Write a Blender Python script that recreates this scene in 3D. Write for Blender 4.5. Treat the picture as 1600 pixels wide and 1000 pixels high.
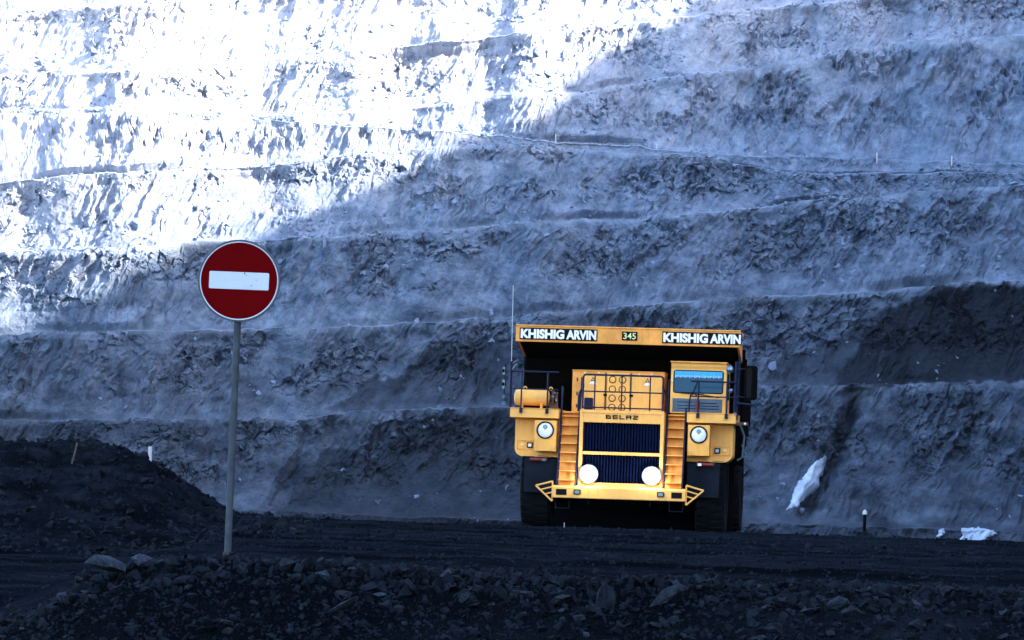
import bpy, bmesh, math, random
import numpy as np
from mathutils import Vector, Matrix

for o in list(bpy.data.objects):
    bpy.data.objects.remove(o)
scene = bpy.context.scene
COL = scene.collection
R = math.radians

# ------------------------------------------------------------------ camera
FPX = 6667.0                       # 150 mm lens on a 36 mm sensor, in photo pixels (1600 wide)
ROLL, PITCH = R(1.85), math.atan(300 / FPX)
EYE = Vector((0, 0, 0.5))
_r = Vector((math.cos(ROLL), 0, math.sin(ROLL)))
_u = Vector((-math.sin(ROLL), 0, math.cos(ROLL)))
_f = Vector((0, 1, 0))
_pm = Matrix.Rotation(PITCH, 3, 'X')
_r, _u, _f = _pm @ _r, _pm @ _u, _pm @ _f
cam_data = bpy.data.cameras.new('camera')
cam_data.lens, cam_data.sensor_width = 150, 36
cam_data.clip_start, cam_data.clip_end = 0.5, 5000
cam = bpy.data.objects.new('camera', cam_data)
COL.objects.link(cam)
m = Matrix((( _r.x, _u.x, -_f.x, EYE.x), (_r.y, _u.y, -_f.y, EYE.y), (_r.z, _u.z, -_f.z, EYE.z), (0, 0, 0, 1)))
cam.matrix_world = m
scene.camera = cam
RV, UV, FV, EV = (np.array(v) for v in (_r, _u, _f, EYE))

def W(px, py, Y):
    """world point(s) at distance Y (world y) seen at photo pixel px,py: used to measure sizes off the photo"""
    a = (np.asarray(px, float) - 800) / FPX
    b = (500 - np.asarray(py, float)) / FPX
    d = FV + a[..., None] * RV + b[..., None] * UV
    return EV + d * (np.asarray(Y, float) / d[..., 1])[..., None]

# ------------------------------------------------------------------ sky, sun, exposure
SUN = np.array((0.74, -0.46, 0.48)); SUN /= np.linalg.norm(SUN)
world = bpy.data.worlds.new('World'); scene.world = world; world.use_nodes = True
wn = world.node_tree.nodes; wl = world.node_tree.links
sky = wn.new('ShaderNodeTexSky'); sky.sky_type = 'NISHITA'; sky.sun_disc = False
sky.sun_elevation = math.asin(SUN[2]); sky.sun_rotation = math.atan2(SUN[0], SUN[1])
sky.altitude = 1400; sky.air_density = 1.0; sky.dust_density = 5.0; sky.ozone_density = 0.3
bg = wn['Background']; bg.inputs['Strength'].default_value = 0.075
wl.new(sky.outputs[0], bg.inputs[0])
sun_data = bpy.data.lights.new('sun', 'SUN'); sun_data.energy = 2.0; sun_data.angle = R(0.5)
sun_data.color = (1.0, 0.85, 0.70)
sun = bpy.data.objects.new('sun', sun_data); COL.objects.link(sun)
sun.rotation_euler = Vector(SUN).to_track_quat('Z', 'Y').to_euler()
sun.location = (200, -100, 300)
vs = scene.view_settings
vs.view_transform = 'Standard'; vs.look = 'None'; vs.gamma = 1; vs.use_curve_mapping = False
vs.exposure = 3.85
cy = scene.cycles
cy.max_bounces = 5; cy.diffuse_bounces = 3; cy.glossy_bounces = 3; cy.transmission_bounces = 4; cy.volume_bounces = 0
cy.use_denoising = True; cy.caustics_reflective = False; cy.caustics_refractive = False

# ------------------------------------------------------------------ numeric noise
def _h(ix, iy, s):
    h = (ix.astype(np.int64) * 374761393 + iy.astype(np.int64) * 668265263 + s * 974634777) & 0xFFFFFFFF
    h = ((h ^ (h >> 13)) * 1274126177) & 0xFFFFFFFF
    h = (h ^ (h >> 16)) & 0xFFFFFFFF
    return h / 4294967296.0

def noise(x, y, s=0):
    x = np.asarray(x, float); y = np.asarray(y, float)
    ix, iy = np.floor(x), np.floor(y); fx, fy = x - ix, y - iy
    ux, uy = fx * fx * fx * (fx * (fx * 6 - 15) + 10), fy * fy * fy * (fy * (fy * 6 - 15) + 10)
    def g(i, j):
        a = _h(ix + i, iy + j, s) * 6.28318
        return np.cos(a) * (fx - i) + np.sin(a) * (fy - j)
    n0 = g(0, 0) + ux * (g(1, 0) - g(0, 0)); n1 = g(0, 1) + ux * (g(1, 1) - g(0, 1))
    return (n0 + uy * (n1 - n0)) * 1.5

def fbm(x, y, s=0, o=4, gain=0.5):
    t = 0; a = 1.0
    for i in range(o):
        t = t + a * noise(np.asarray(x) * 2 ** i + i * 17.3, np.asarray(y) * 2 ** i - i * 9.1, s + i); a *= gain
    return t

def ridged(x, y, s=0, o=3):
    t = 0; a = 1.0
    for i in range(o):
        t = t + a * (1 - np.abs(noise(np.asarray(x) * 2 ** i, np.asarray(y) * 2 ** i, s + i)) * 2); a *= 0.5
    return t / 1.75

def facets(x, y, s=0, tilt=1.0):
    """angular blocks: every cell a plane of its own tilt; returns height, distance to the cell border"""
    ix, iy = np.floor(x), np.floor(y)
    d1 = np.full(x.shape, 9.0); d2 = d1.copy(); val = np.zeros(x.shape)
    for i in (-1, 0, 1):
        for j in (-1, 0, 1):
            cx, cy_ = ix + i, iy + j
            fx = cx + _h(cx, cy_, s); fy = cy_ + _h(cx, cy_, s + 1)
            dx, dy = x - fx, y - fy
            d = dx * dx + dy * dy
            v = (_h(cx, cy_, s + 2) - .5) + tilt * ((_h(cx, cy_, s + 3) - .5) * dx + (_h(cx, cy_, s + 4) - .5) * dy) * 2
            nearer = d < d1
            d2 = np.where(nearer, d1, np.minimum(d2, d)); val = np.where(nearer, v, val); d1 = np.where(nearer, d, d1)
    return val, np.sqrt(d2) - np.sqrt(d1)

def sst(a, b, x):
    t = np.clip((np.asarray(x, float) - a) / (b - a), 0, 1); return t * t * (3 - 2 * t)

def in_poly(px, py, poly):
    inside = np.zeros(px.shape, bool); n = len(poly)
    for i in range(n):
        x1, y1 = poly[i]; x2, y2 = poly[(i + 1) % n]
        if y1 == y2: continue
        c = ((y1 > py) != (y2 > py)) & (px < (x2 - x1) * (py - y1) / (y2 - y1) + x1)
        inside ^= c
    return inside

# ------------------------------------------------------------------ materials
def mat(name, col, rough=0.6, metal=0.0, spec=0.5, noise_amt=0.0, noise_scale=3.0, col2=None, bump=0.0, bump_scale=30.0, coat=0.0, streak=0.0):
    m = bpy.data.materials.new(name); m.use_nodes = True
    nt = m.node_tree; n = nt.nodes; l = nt.links; b = n['Principled BSDF']
    b.inputs['Roughness'].default_value = rough; b.inputs['Metallic'].default_value = metal
    b.inputs['Specular IOR Level'].default_value = spec
    b.inputs['Base Color'].default_value = (*col, 1)
    if coat: b.inputs['Coat Weight'].default_value = coat; b.inputs['Coat Roughness'].default_value = 0.15
    tc = n.new('ShaderNodeTexCoord')
    if noise_amt:
        t = n.new('ShaderNodeTexNoise'); t.inputs['Scale'].default_value = noise_scale; t.inputs['Detail'].default_value = 8
        t.inputs['Roughness'].default_value = 0.65
        l.new(tc.outputs['Object'], t.inputs['Vector'])
        r = n.new('ShaderNodeValToRGB'); r.color_ramp.elements[0].position = 0.38; r.color_ramp.elements[1].position = 0.66
        c2 = col2 or tuple(c * (1 - noise_amt) for c in col)
        r.color_ramp.elements[0].color = (*c2, 1); r.color_ramp.elements[1].color = (*col, 1)
        l.new(t.outputs['Fac'], r.inputs['Fac']); l.new(r.outputs[0], b.inputs['Base Color'])
        if streak:
            mp = n.new('ShaderNodeMapping'); mp.inputs['Scale'].default_value = (9, 9, .9); l.new(tc.outputs['Object'], mp.inputs['Vector'])
            t3 = n.new('ShaderNodeTexNoise'); t3.inputs['Scale'].default_value = 1.0; t3.inputs['Detail'].default_value = 7; t3.inputs['Roughness'].default_value = .7
            l.new(mp.outputs[0], t3.inputs['Vector'])
            r3 = n.new('ShaderNodeMapRange'); r3.inputs['From Min'].default_value = .52; r3.inputs['From Max'].default_value = .75; r3.inputs['To Max'].default_value = streak
            l.new(t3.outputs['Fac'], r3.inputs['Value'])
            m3 = n.new('ShaderNodeMix'); m3.data_type = 'RGBA'; m3.inputs['B'].default_value = (.10, .065, .04, 1)
            l.new(r3.outputs[0], m3.inputs['Factor']); l.new(r.outputs[0], m3.inputs['A']); l.new(m3.outputs['Result'], b.inputs['Base Color'])
        mr = n.new('ShaderNodeMapRange'); mr.inputs['To Min'].default_value = min(1, rough + .2); mr.inputs['To Max'].default_value = rough
        l.new(t.outputs['Fac'], mr.inputs['Value']); l.new(mr.outputs[0], b.inputs['Roughness'])
    if bump:
        t2 = n.new('ShaderNodeTexNoise'); t2.inputs['Scale'].default_value = bump_scale; t2.inputs['Detail'].default_value = 6
        l.new(tc.outputs['Object'], t2.inputs['Vector'])
        bp = n.new('ShaderNodeBump'); bp.inputs['Strength'].default_value = bump; bp.inputs['Distance'].default_value = 0.3 / bump_scale * 5
        l.new(t2.outputs['Fac'], bp.inputs['Height']); l.new(bp.outputs[0], b.inputs['Normal'])
    return m

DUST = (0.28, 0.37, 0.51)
def rock_mat(name, pale, mid, coal, scale, bump_d, coal_attr=True, rough=0.9, spec=.12):
    """rock whose coal seams follow the mesh attribute 'coal' (0 rock, 1 coal)"""
    m = bpy.data.materials.new(name); m.use_nodes = True
    nt = m.node_tree; n = nt.nodes; l = nt.links; b = n['Principled BSDF']
    b.inputs['Roughness'].default_value = rough; b.inputs['Specular IOR Level'].default_value = spec
    tc = n.new('ShaderNodeTexCoord')
    t = n.new('ShaderNodeTexNoise'); t.inputs['Scale'].default_value = scale; t.inputs['Detail'].default_value = 10; t.inputs['Roughness'].default_value = 0.7
    l.new(tc.outputs['Object'], t.inputs['Vector'])
    r = n.new('ShaderNodeValToRGB'); r.color_ramp.elements[0].position = 0.36; r.color_ramp.elements[1].position = 0.68
    r.color_ramp.elements[0].color = (*mid, 1); r.color_ramp.elements[1].color = (*pale, 1)
    l.new(t.outputs['Fac'], r.inputs['Fac'])
    at = n.new('ShaderNodeAttribute'); at.attribute_name = 'coal'
    mx = n.new('ShaderNodeMix'); mx.data_type = 'RGBA'
    l.new(at.outputs['Fac'], mx.inputs['Factor']); l.new(r.outputs[0], mx.inputs['A']); mx.inputs['B'].default_value = (*coal, 1)
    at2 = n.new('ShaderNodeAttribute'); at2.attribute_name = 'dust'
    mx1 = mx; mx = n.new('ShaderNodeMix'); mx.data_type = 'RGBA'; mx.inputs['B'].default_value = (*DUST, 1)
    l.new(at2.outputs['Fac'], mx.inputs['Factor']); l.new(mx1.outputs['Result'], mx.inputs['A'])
    at3 = n.new('ShaderNodeAttribute'); at3.attribute_name = 'haze_pale_rock'  # paling that carries the painted bright haze of the upper left
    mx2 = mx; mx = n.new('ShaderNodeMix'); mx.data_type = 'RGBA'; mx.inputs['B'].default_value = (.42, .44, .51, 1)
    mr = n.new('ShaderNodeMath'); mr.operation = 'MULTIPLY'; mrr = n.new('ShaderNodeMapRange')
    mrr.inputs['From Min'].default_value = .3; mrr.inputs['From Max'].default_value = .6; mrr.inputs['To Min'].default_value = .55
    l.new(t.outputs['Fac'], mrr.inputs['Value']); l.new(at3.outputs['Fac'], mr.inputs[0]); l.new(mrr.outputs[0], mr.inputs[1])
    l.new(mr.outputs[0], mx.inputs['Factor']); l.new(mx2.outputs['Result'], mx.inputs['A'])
    l.new(mx.outputs['Result'], b.inputs['Base Color'])
    t2 = n.new('ShaderNodeTexNoise'); t2.inputs['Scale'].default_value = scale * 7; t2.inputs['Detail'].default_value = 8; t2.inputs['Roughness'].default_value = 0.7
    l.new(tc.outputs['Object'], t2.inputs['Vector'])
    bp = n.new('ShaderNodeBump'); bp.inputs['Strength'].default_value = 0.9; bp.inputs['Distance'].default_value = bump_d
    l.new(t2.outputs['Fac'], bp.inputs['Height']); l.new(bp.outputs[0], b.inputs['Normal'])
    if spec == 0:                       # loose dust and rubble: wholly matt
        df = n.new('ShaderNodeBsdfDiffuse'); df.inputs['Roughness'].default_value = 1.0
        l.new(mx.outputs['Result'], df.inputs['Color']); l.new(bp.outputs[0], df.inputs['Normal'])
        l.new(df.outputs[0], n['Material Output'].inputs['Surface']); n.remove(b)
    return m

# ------------------------------------------------------------------ object helpers
def tag(o, label=None, cat=None, group=None, kind=None):
    if label: o['label'] = label
    if cat: o['category'] = cat
    if group: o['group'] = group
    if kind: o['kind'] = kind
    return o

def link(name, me, material=None, parent=None):
    o = bpy.data.objects.new(name, me); COL.objects.link(o)
    if material and me is not None and not me.materials: me.materials.append(material)
    if parent: o.parent = parent
    return o

def empty(name, loc=(0, 0, 0), rz=0):
    o = bpy.data.objects.new(name, None); COL.objects.link(o); o.location = loc; o.rotation_euler = (0, 0, rz); o.empty_display_size = 0.2
    return o

def fast_mesh(name, verts, faces, smooth=False):
    """verts (n,3), faces (m,k) arrays"""
    verts = np.asarray(verts, np.float32); faces = np.asarray(faces, np.int32)
    me = bpy.data.meshes.new(name); k = faces.shape[1]
    me.vertices.add(len(verts)); me.vertices.foreach_set('co', verts.ravel())
    me.loops.add(faces.size); me.loops.foreach_set('vertex_index', faces.ravel())
    me.polygons.add(len(faces)); me.polygons.foreach_set('loop_start', np.arange(0, faces.size, k, dtype=np.int32))
    me.polygons.foreach_set('loop_total', np.full(len(faces), k, np.int32))
    me.polygons.foreach_set('use_smooth', np.full(len(faces), smooth, bool))
    me.update(calc_edges=True); me.validate()
    return me

def grid_faces(nr, nc):
    i = np.arange(nr * nc).reshape(nr, nc)
    return np.stack([i[:-1, :-1], i[:-1, 1:], i[1:, 1:], i[1:, :-1]], -1).reshape(-1, 4)

def add_attr(me, name, vals):
    a = me.attributes.new(name, 'FLOAT', 'POINT'); a.data.foreach_set('value', np.asarray(vals, np.float32).ravel())

random.seed(7); rng = np.random.default_rng(7)

# ------------------------------------------------------------------ the pit wall
PALE, MID, COALC = (0.22, 0.30, 0.43), (0.058, 0.092, 0.155), (0.005, 0.008, 0.015)
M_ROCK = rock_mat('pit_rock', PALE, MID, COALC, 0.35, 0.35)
LINES = [  # bench lips as measured off the photo: (px, py)
    [(-600, 880), (0, 870), (800, 860), (1600, 860), (2200, 860)],
    [(-600, 800), (420, 798), (600, 806), (800, 812), (1170, 817), (1450, 826), (1600, 831), (2200, 842)],
    [(-600, 664), (0, 658), (250, 655), (480, 655), (560, 641), (820, 635), (1180, 604), (1440, 600), (1600, 595), (2200, 585)],
    [(-600, 530), (0, 523), (200, 518), (400, 515), (560, 510), (700, 503), (820, 492), (1000, 478), (1170, 464), (1400, 455), (1480, 443), (1600, 438), (2200, 420)],
    [(-600, 415), (0, 395), (130, 393), (310, 378), (500, 370), (640, 362), (800, 350), (960, 344), (1100, 333), (1300, 312), (1450, 300), (1600, 290), (2200, 270)],
    [(-600, 315), (0, 285), (150, 272), (300, 265), (430, 258), (520, 246), (640, 234), (780, 224), (1000, 240), (1120, 248), (1230, 272), (1370, 270), (1600, 270), (2200, 285)],
    [(-600, 185), (0, 180), (200, 178), (430, 188), (600, 200), (780, 214), (870, 222), (1000, 230), (1120, 239), (1170, 243), (1370, 249), (1600, 258), (2200, 280)],
    [(-600, 160), (0, 168), (435, 181), (620, 171), (800, 149), (920, 143), (1040, 122), (1170, 105), (1270, 90), (1400, 68), (1600, 55), (2200, 20)],
    [(-600, 130), (0, 118), (180, 112), (330, 100), (540, 80), (740, 62), (870, 48), (970, 37), (1170, 15), (1290, 4), (1600, -30), (2200, -90)],
    [(-600, 50), (0, 22), (300, 0), (600, -28), (1600, -120), (2200, -180)],
    [(-600, -90), (800, -150), (1600, -210), (2200, -260)],
    [(-600, -230), (800, -290), (1600, -330), (2200, -380)],
    [(-600, -380), (800, -420), (1600, -450), (2200, -480)],
]
cols = np.concatenate([np.linspace(-700, -45, 70, endpoint=False), np.linspace(-45, 1645, 1010), np.linspace(1650, 2300, 70)])
def line(k, c): 
    p = LINES[k]; return np.interp(c, [q[0] for q in p], [q[1] for q in p])
def wall():
    rows_p, rows_Y, rows_t, rows_b, rows_h = [], [], [], [], []
    Yc = 572 + 5 * noise(cols / 260, cols * 0 + .5, 3) + 2 * noise(cols / 90, cols * 0 + 1.5, 4)
    py_low = line(0, cols)
    for k in range(1, len(LINES)):
        py_up = line(k, cols)
        rag = 3.0 * fbm(cols / 60, cols * 0 + k * 3.1, 40 + k, 5, .6)
        py_up = py_up + rag
        hpx = np.maximum(py_low - py_up, 3)
        hm = hpx / 11.3
        bw = np.minimum(5.5, .45 * hm + .4) if k > 1 else hm * 0 + .5
        run = hm * (0.62 + 0.12 * noise(cols / 150, cols * 0 + k, 60 + k)) + 1.5 * noise(cols / 120, cols * 0 + k * 2, 80 + k)
        run = np.maximum(run, hm * .35)
        n = max(6, int(np.median(hpx[80:1080]) / 1.75)) if k < 10 else 14
        if k > 1:
            for q in (0.12, 0.5, 0.9):
                rows_p.append(py_low - .8 * q + .0); rows_Y.append(Yc + bw * q); rows_t.append(cols * 0 - 1 + q); rows_b.append(cols * 0 + k); rows_h.append(hm)
        for i in range(n + 1):
            t = i / n
            pw = 1.55
            rows_p.append(py_low - .8 + (py_up - py_low + .8) * t)
            rows_Y.append(Yc + bw + run * (1 - (1 - t) ** pw)); rows_t.append(cols * 0 + t); rows_b.append(cols * 0 + k); rows_h.append(hm)
        Yc = Yc + bw + run; py_low = py_up
    for q in (4., 60.):
        rows_p.append(py_low - 1); rows_Y.append(Yc + q); rows_t.append(cols * 0 - .5); rows_b.append(cols * 0 + 13); rows_h.append(hm)
    PY, YY, T, B, HM = map(np.array, (rows_p, rows_Y, rows_t, rows_b, rows_h))
    PX = np.broadcast_to(cols, PY.shape)
    P = W(PX, PY, YY)
    x, z = P[..., 0], P[..., 2]
    face = sst(0, .10, T) * (1 - .55 * sst(.88, 1.0, T))
    face = np.where(T < 0, .12, face)
    # slanting coordinates: gullies and bedding run down to the left
    s = x - 0.50 * z; a = z + 0.35 * x
    wx = s + .8 * fbm(x / 5, z / 5, 11, 3); wz = a + .8 * fbm(x / 5, z / 5, 21, 3)
    bulge = 2.6 * fbm(x / 24, z / 40 + B * 3.7, 1, 3)
    gul = ridged(wx / 3.6, wz / 17 + B * 5.3, 2, 3)
    gmask = sst(-.35, .35, fbm(x / 18, z / 10 + B, 6, 2))
    qx = s + .25 * fbm(x / 3, z / 3, 11, 2); qz = a + .25 * fbm(x / 3, z / 3, 21, 2)
    f1, e1 = facets(qx / 2.3, qz / 3.0, 5); f2, e2 = facets(qx / .95, qz / 1.15, 9); f3, e3 = facets(x / .6, z / .6, 14)
    block = sst(-.25, .3, fbm(x / 11 + 5, z / 8 + B * 2, 8, 3)) * sst(.2, .45, T)
    top = sst(.05, .55, T)
    rill = ridged((x - .42 * z + .5 * fbm(x / 4, z / 4, 13, 2)) / 1.3, a / 11 + B * 2.1, 25, 2)
    fine = .30 * fbm(x / 1.1, z / 1.1, 31, 4, .6)
    calm = 1 - .35 * sst(-120, 160, (560 - .42 * PX) - PY)      # the upper faces on the left are smoother rock
    d = bulge + 1.0 * (rill - .5) * sst(-.3, .45, fbm(x / 14 + 9, z / 12 + B, 27, 2)) + 2.0 * (gul - .45) * gmask * (.25 + .75 * top) + block * (.85 * f1 + .6 * calm * f2) + calm * (.22 * f2 * (.15 + .85 * block) + .3 * f3 * (.3 + .7 * block) + fine * (.5 + .5 * block))
    # two deep slanting clefts in the lowest face (the right one holds the frozen seep)
    for (pts, wpx, dep) in (([(1338, 612), (1322, 665), (1296, 735), (1262, 800)], 15, 4.0), ([(484, 655), (466, 700), (444, 760)], 9, 1.6)):
        pyq = [p[1] for p in pts]; cx = np.interp(PY, pyq, [p[0] for p in pts])
        on = (PY > pyq[0] - 6) & (PY < pyq[-1] + 25)
        d = d - np.where(on, dep * np.exp(-((PX - cx) / wpx) ** 2), 0)
    d = d * face * np.clip((HM - .3) / 4.5, .16, 1)
    P = P.copy()
    P[..., 1] -= d * .9; P[..., 2] += d * .22
    P[..., 0] += .35 * face * fbm(x / 1.6 + 3, z / 1.6, 51, 2)
    # coal and dark mudstone seams, plus darker colour along the two clefts
    jx = PX + 14 * fbm(PX / 40, PY / 30, 70, 4, .6); jy = PY + 9 * fbm(PX / 40, PY / 30, 75, 4, .6)
    coal = np.zeros(PX.shape)
    for poly, v in (
        ([(1300, 605), (1335, 540), (1405, 470), (1478, 445), (1600, 440), (2300, 425), (2300, 590), (1600, 597), (1440, 602)], .975),
        ([(1165, 606), (1190, 575), (1240, 540), (1300, 530), (1410, 465), (1300, 606)], .84),
        ([(430, 800), (460, 745), (500, 698), (560, 706), (610, 690), (650, 655), (835, 632), (835, 850), (430, 850)], .90),
        ([(470, 655), (540, 625), (610, 590), (660, 540), (840, 525), (840, 634), (560, 643)], .82),
        ([(500, 640), (560, 600), (640, 570), (700, 540), (640, 600), (560, 632)], .9),
        ([(476, 655), (490, 655), (456, 763), (436, 768)], .74),
        ([(-800, 662), (330, 656), (330, 690), (150, 700), (-800, 720)], .80),
        ([(1326, 612), (1344, 612), (1338, 650), (1320, 710), (1296, 760), (1262, 806), (1236, 806), (1262, 775), (1290, 730), (1300, 690), (1312, 650)], .92),
        ([(1590, 790), (1610, 770), (2300, 760), (2300, 870), (1540, 870)], .7),
        ([(-800, 805), (2300, 822), (2300, 880), (-800, 880)], .78),
        ):
        coal = np.maximum(coal, np.where(in_poly(jx, jy, poly), v, 0))
    # soften, then a general drift: darker strata low down, pale ones high up
    for _ in range(5):
        coal[1:-1, 1:-1] = (coal[1:-1, 1:-1] * 2 + coal[:-2, 1:-1] + coal[2:, 1:-1] + coal[1:-1, :-2] + coal[1:-1, 2:]) / 6
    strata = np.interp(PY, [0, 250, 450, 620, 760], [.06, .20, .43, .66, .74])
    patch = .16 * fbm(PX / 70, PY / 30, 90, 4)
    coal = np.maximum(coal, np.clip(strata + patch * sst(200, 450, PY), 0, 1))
    # pale dust: on the bench edges, and in thin tongues of scree running down the faces
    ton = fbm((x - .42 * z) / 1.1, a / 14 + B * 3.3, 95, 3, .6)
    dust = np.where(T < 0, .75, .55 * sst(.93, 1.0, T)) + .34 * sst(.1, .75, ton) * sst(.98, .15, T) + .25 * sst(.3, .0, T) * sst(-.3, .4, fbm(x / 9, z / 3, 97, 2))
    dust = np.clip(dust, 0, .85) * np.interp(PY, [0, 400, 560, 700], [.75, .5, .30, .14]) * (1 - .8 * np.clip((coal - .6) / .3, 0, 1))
    # pale upper-left strata, with the bright haze there put into their colour
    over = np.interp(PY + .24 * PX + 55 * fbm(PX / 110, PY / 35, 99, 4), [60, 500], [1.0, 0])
    me = fast_mesh('pit_wall', P.reshape(-1, 3), grid_faces(*PX.shape))
    add_attr(me, 'coal', coal); add_attr(me, 'dust', dust); add_attr(me, 'haze_pale_rock', over)
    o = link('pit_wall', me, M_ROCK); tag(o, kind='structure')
    return P, PX, PY, T, B
WP, WPX, WPY, WT, WB = wall()
def wall_at(px, py):
    c = int(np.argmin(np.abs(cols - px))); r = int(np.argmin(np.abs(WPY[:, c] - py))); return r, c, WP[r, c]

# the neighbouring pit wall that runs back towards the viewer on the sunny side and keeps the pit floor in shade
def side_wall():
    ys = np.concatenate([np.linspace(-520, 280, 90, endpoint=False), np.linspace(280, 640, 300)]); ts = np.linspace(0, 1, 90)
    # its rim stands where the photo's shadow edge on the far wall puts it
    pts = []
    for (px, py, Y) in ((1075, 0, 640), (865, 130, 625), (700, 205, 615), (480, 295, 605), (280, 368, 598), (0, 445, 590)):
        q = W(px, py, Y); t = (200 - q[0]) / SUN[0]; pts.append((q[1] + SUN[1] * t, q[2] + SUN[2] * t))
    pts.sort()
    rim = np.interp(ys, [-520, 0, 200] + [q[0] for q in pts] + [600, 660], [225, 245, pts[0][1] + 14] + [q[1] for q in pts] + [pts[-1][1] - 5, pts[-1][1] - 10])
    rim = rim + 3.6 * fbm(ys / 17, ys * 0 + .3, 301, 5, .62)
    P = np.zeros((len(ts) + 2, len(ys), 3))
    for i, t in enumerate(ts):
        st = t * 12; k = np.floor(st); f = st - k
        zz = (k + sst(.25, 1, f)) / 12; xx = (k + np.interp(f, [0, .3, 1], [0, .55, 1])) / 12
        P[i, :, 0] = 118 + 82 * xx + 3 * fbm(ys / 20, ys * 0 + t * 9, 311, 4); P[i, :, 1] = ys; P[i, :, 2] = -6 + (rim + 6) * zz
    for j, dx in enumerate((40, 160)):
        P[len(ts) + j, :, 0] = 200 + dx; P[len(ts) + j, :, 1] = ys; P[len(ts) + j, :, 2] = rim - 6 * j
    me = fast_mesh('side_pit_wall', P.reshape(-1, 3), grid_faces(len(ts) + 2, len(ys)))
    add_attr(me, 'coal', np.full(P.shape[0] * P.shape[1], .2))
    tag(link('side_pit_wall', me, M_ROCK), kind='structure')
side_wall()

# loose stones lying on the benches and talus
def hull_variants(n, pts=11, seed=1, flat=0.75):
    out = []
    rs = np.random.default_rng(seed)
    for i in range(n):
        p = rs.normal(size=(pts, 3)); p /= np.linalg.norm(p, axis=1)[:, None]; p *= rs.uniform(.75, 1.05, (pts, 1))
        p *= np.array([1, rs.uniform(.6, 1), rs.uniform(.45, flat)])
        bm = bmesh.new()
        for q in p: bm.verts.new(q)
        r = bmesh.ops.convex_hull(bm, input=bm.verts)
        bmesh.ops.delete(bm, geom=[v for v in bm.verts if not v.link_faces], context='VERTS')
        bmesh.ops.triangulate(bm, faces=bm.faces); bmesh.ops.recalc_face_normals(bm, faces=bm.faces)
        bm.verts.index_update()
        out.append((np.array([v.co[:] for v in bm.verts]), np.array([[v.index for v in f.verts] for f in bm.faces])))
        bm.free()
    return out
HULLS = hull_variants(24)

def rot_matrices(n, rs, full=True):
    q = rs.normal(size=(n, 4)); q /= np.linalg.norm(q, axis=1)[:, None]
    w, x, y, z = q.T
    return np.stack([np.stack([1 - 2 * (y * y + z * z), 2 * (x * y - z * w), 2 * (x * z + y * w)], -1),
                     np.stack([2 * (x * y + z * w), 1 - 2 * (x * x + z * z), 2 * (y * z - x * w)], -1),
                     np.stack([2 * (x * z - y * w), 2 * (y * z + x * w), 1 - 2 * (x * x + y * y)], -1)], 1)

def scatter_mesh(name, pos, size, rs, hulls=HULLS):
    V, F, base = [], [], 0
    which = rs.integers(0, len(hulls), len(pos)); rm = rot_matrices(len(pos), rs)
    for i in range(len(pos)):
        v, f = hulls[which[i]]
        V.append(v @ rm[i].T * size[i] + pos[i]); F.append(f + base); base += len(v)
    return fast_mesh(name, np.concatenate(V), np.concatenate(F))

M_STONE = mat('wall_stone', (0.15, 0.21, 0.32), 0.9, spec=.25, noise_amt=.45, noise_scale=.8)
rs = np.random.default_rng(21)
ok = (WPX > -40) & (WPX < 1640) & (WPY > -20) & (WPY < 820)
wgt = np.where(WT < 0, 3.0, np.where(WT < .35, 1.4, .5)) * ok * np.clip(.35 + 1.6 * fbm(WPX / 90, WPY / 40, 140, 3), 0, 2) * np.where(WPY > 440, .07, 1)
pick = rs.choice(wgt.size, 4200, p=(wgt / wgt.sum()).ravel(), replace=False)
sz = np.clip(rs.lognormal(-1.35, .55, len(pick)), .12, 1.3)
stones = link('wall_rubble', scatter_mesh('wall_rubble', WP.reshape(-1, 3)[pick] + np.array([0, 0, .05]), sz, rs), M_STONE)
tag(stones, 'loose broken stones lying on the benches of the pit wall', 'rubble', kind='stuff')

# frozen seeps: ice hanging down the lowest face
M_ICE = mat('seep_ice', (0.40, 0.52, 0.70), 0.35, spec=.4, noise_amt=.4, noise_scale=.8, bump=.15, bump_scale=3)
def seep(name, poly, label, thick):
    c0 = [i for i in range(len(cols)) if min(p[0] for p in poly) - 3 < cols[i] < max(p[0] for p in poly) + 3]
    sub = in_poly(WPX + 1.6 * fbm(WPX / 5, WPY / 12, 160, 2), WPY + 1.2 * fbm(WPX / 4, WPY / 8, 165, 2), poly)
    ins = sub.copy()
    dist = np.zeros(sub.shape); cur = sub.copy()
    for _ in range(8):
        dist += cur; e = cur.copy(); e[1:] &= cur[:-1]; e[:-1] &= cur[1:]; e[:, 1:] &= cur[:, :-1]; e[:, :-1] &= cur[:, 1:]; cur = e
    r, c = np.where(sub[:-1, :-1] & sub[1:, :-1] & sub[:-1, 1:] & sub[1:, 1:])
    idx = -np.ones(sub.shape, int); rr, cc = np.where(sub); idx[rr, cc] = np.arange(len(rr))
    P = WP[rr, cc].copy(); dd = dist[rr, cc]
    rib = ridged((P[:, 0] - .85 * P[:, 2]) / .8, P[:, 2] / 9, 170, 3)
    off = np.where(dd <= 1, -.25, thick * (.35 + .65 * np.minimum(dd / 5, 1)) * (.7 + .45 * rib))
    # smooth the rock relief underneath: ice flows over it
    P[:, 1] -= off; P[:, 2] += .1 * off
    F = np.stack([idx[r, c], idx[r, c + 1], idx[r + 1, c + 1], idx[r + 1, c]], -1)
    o = link(name, fast_mesh(name, P, F, True), M_ICE); tag(o, label, 'ice', 'frozen seeps on the lowest rock face')
seep('frozen_seep', [(1294, 709), (1292, 724), (1284, 744), (1274, 766), (1258, 785), (1242, 797), (1221, 803), (1231, 785), (1240, 768), (1250, 750), (1264, 734), (1278, 720)], 'long slanting white streak of ice in the dark cleft beside the truck', .5)
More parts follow.
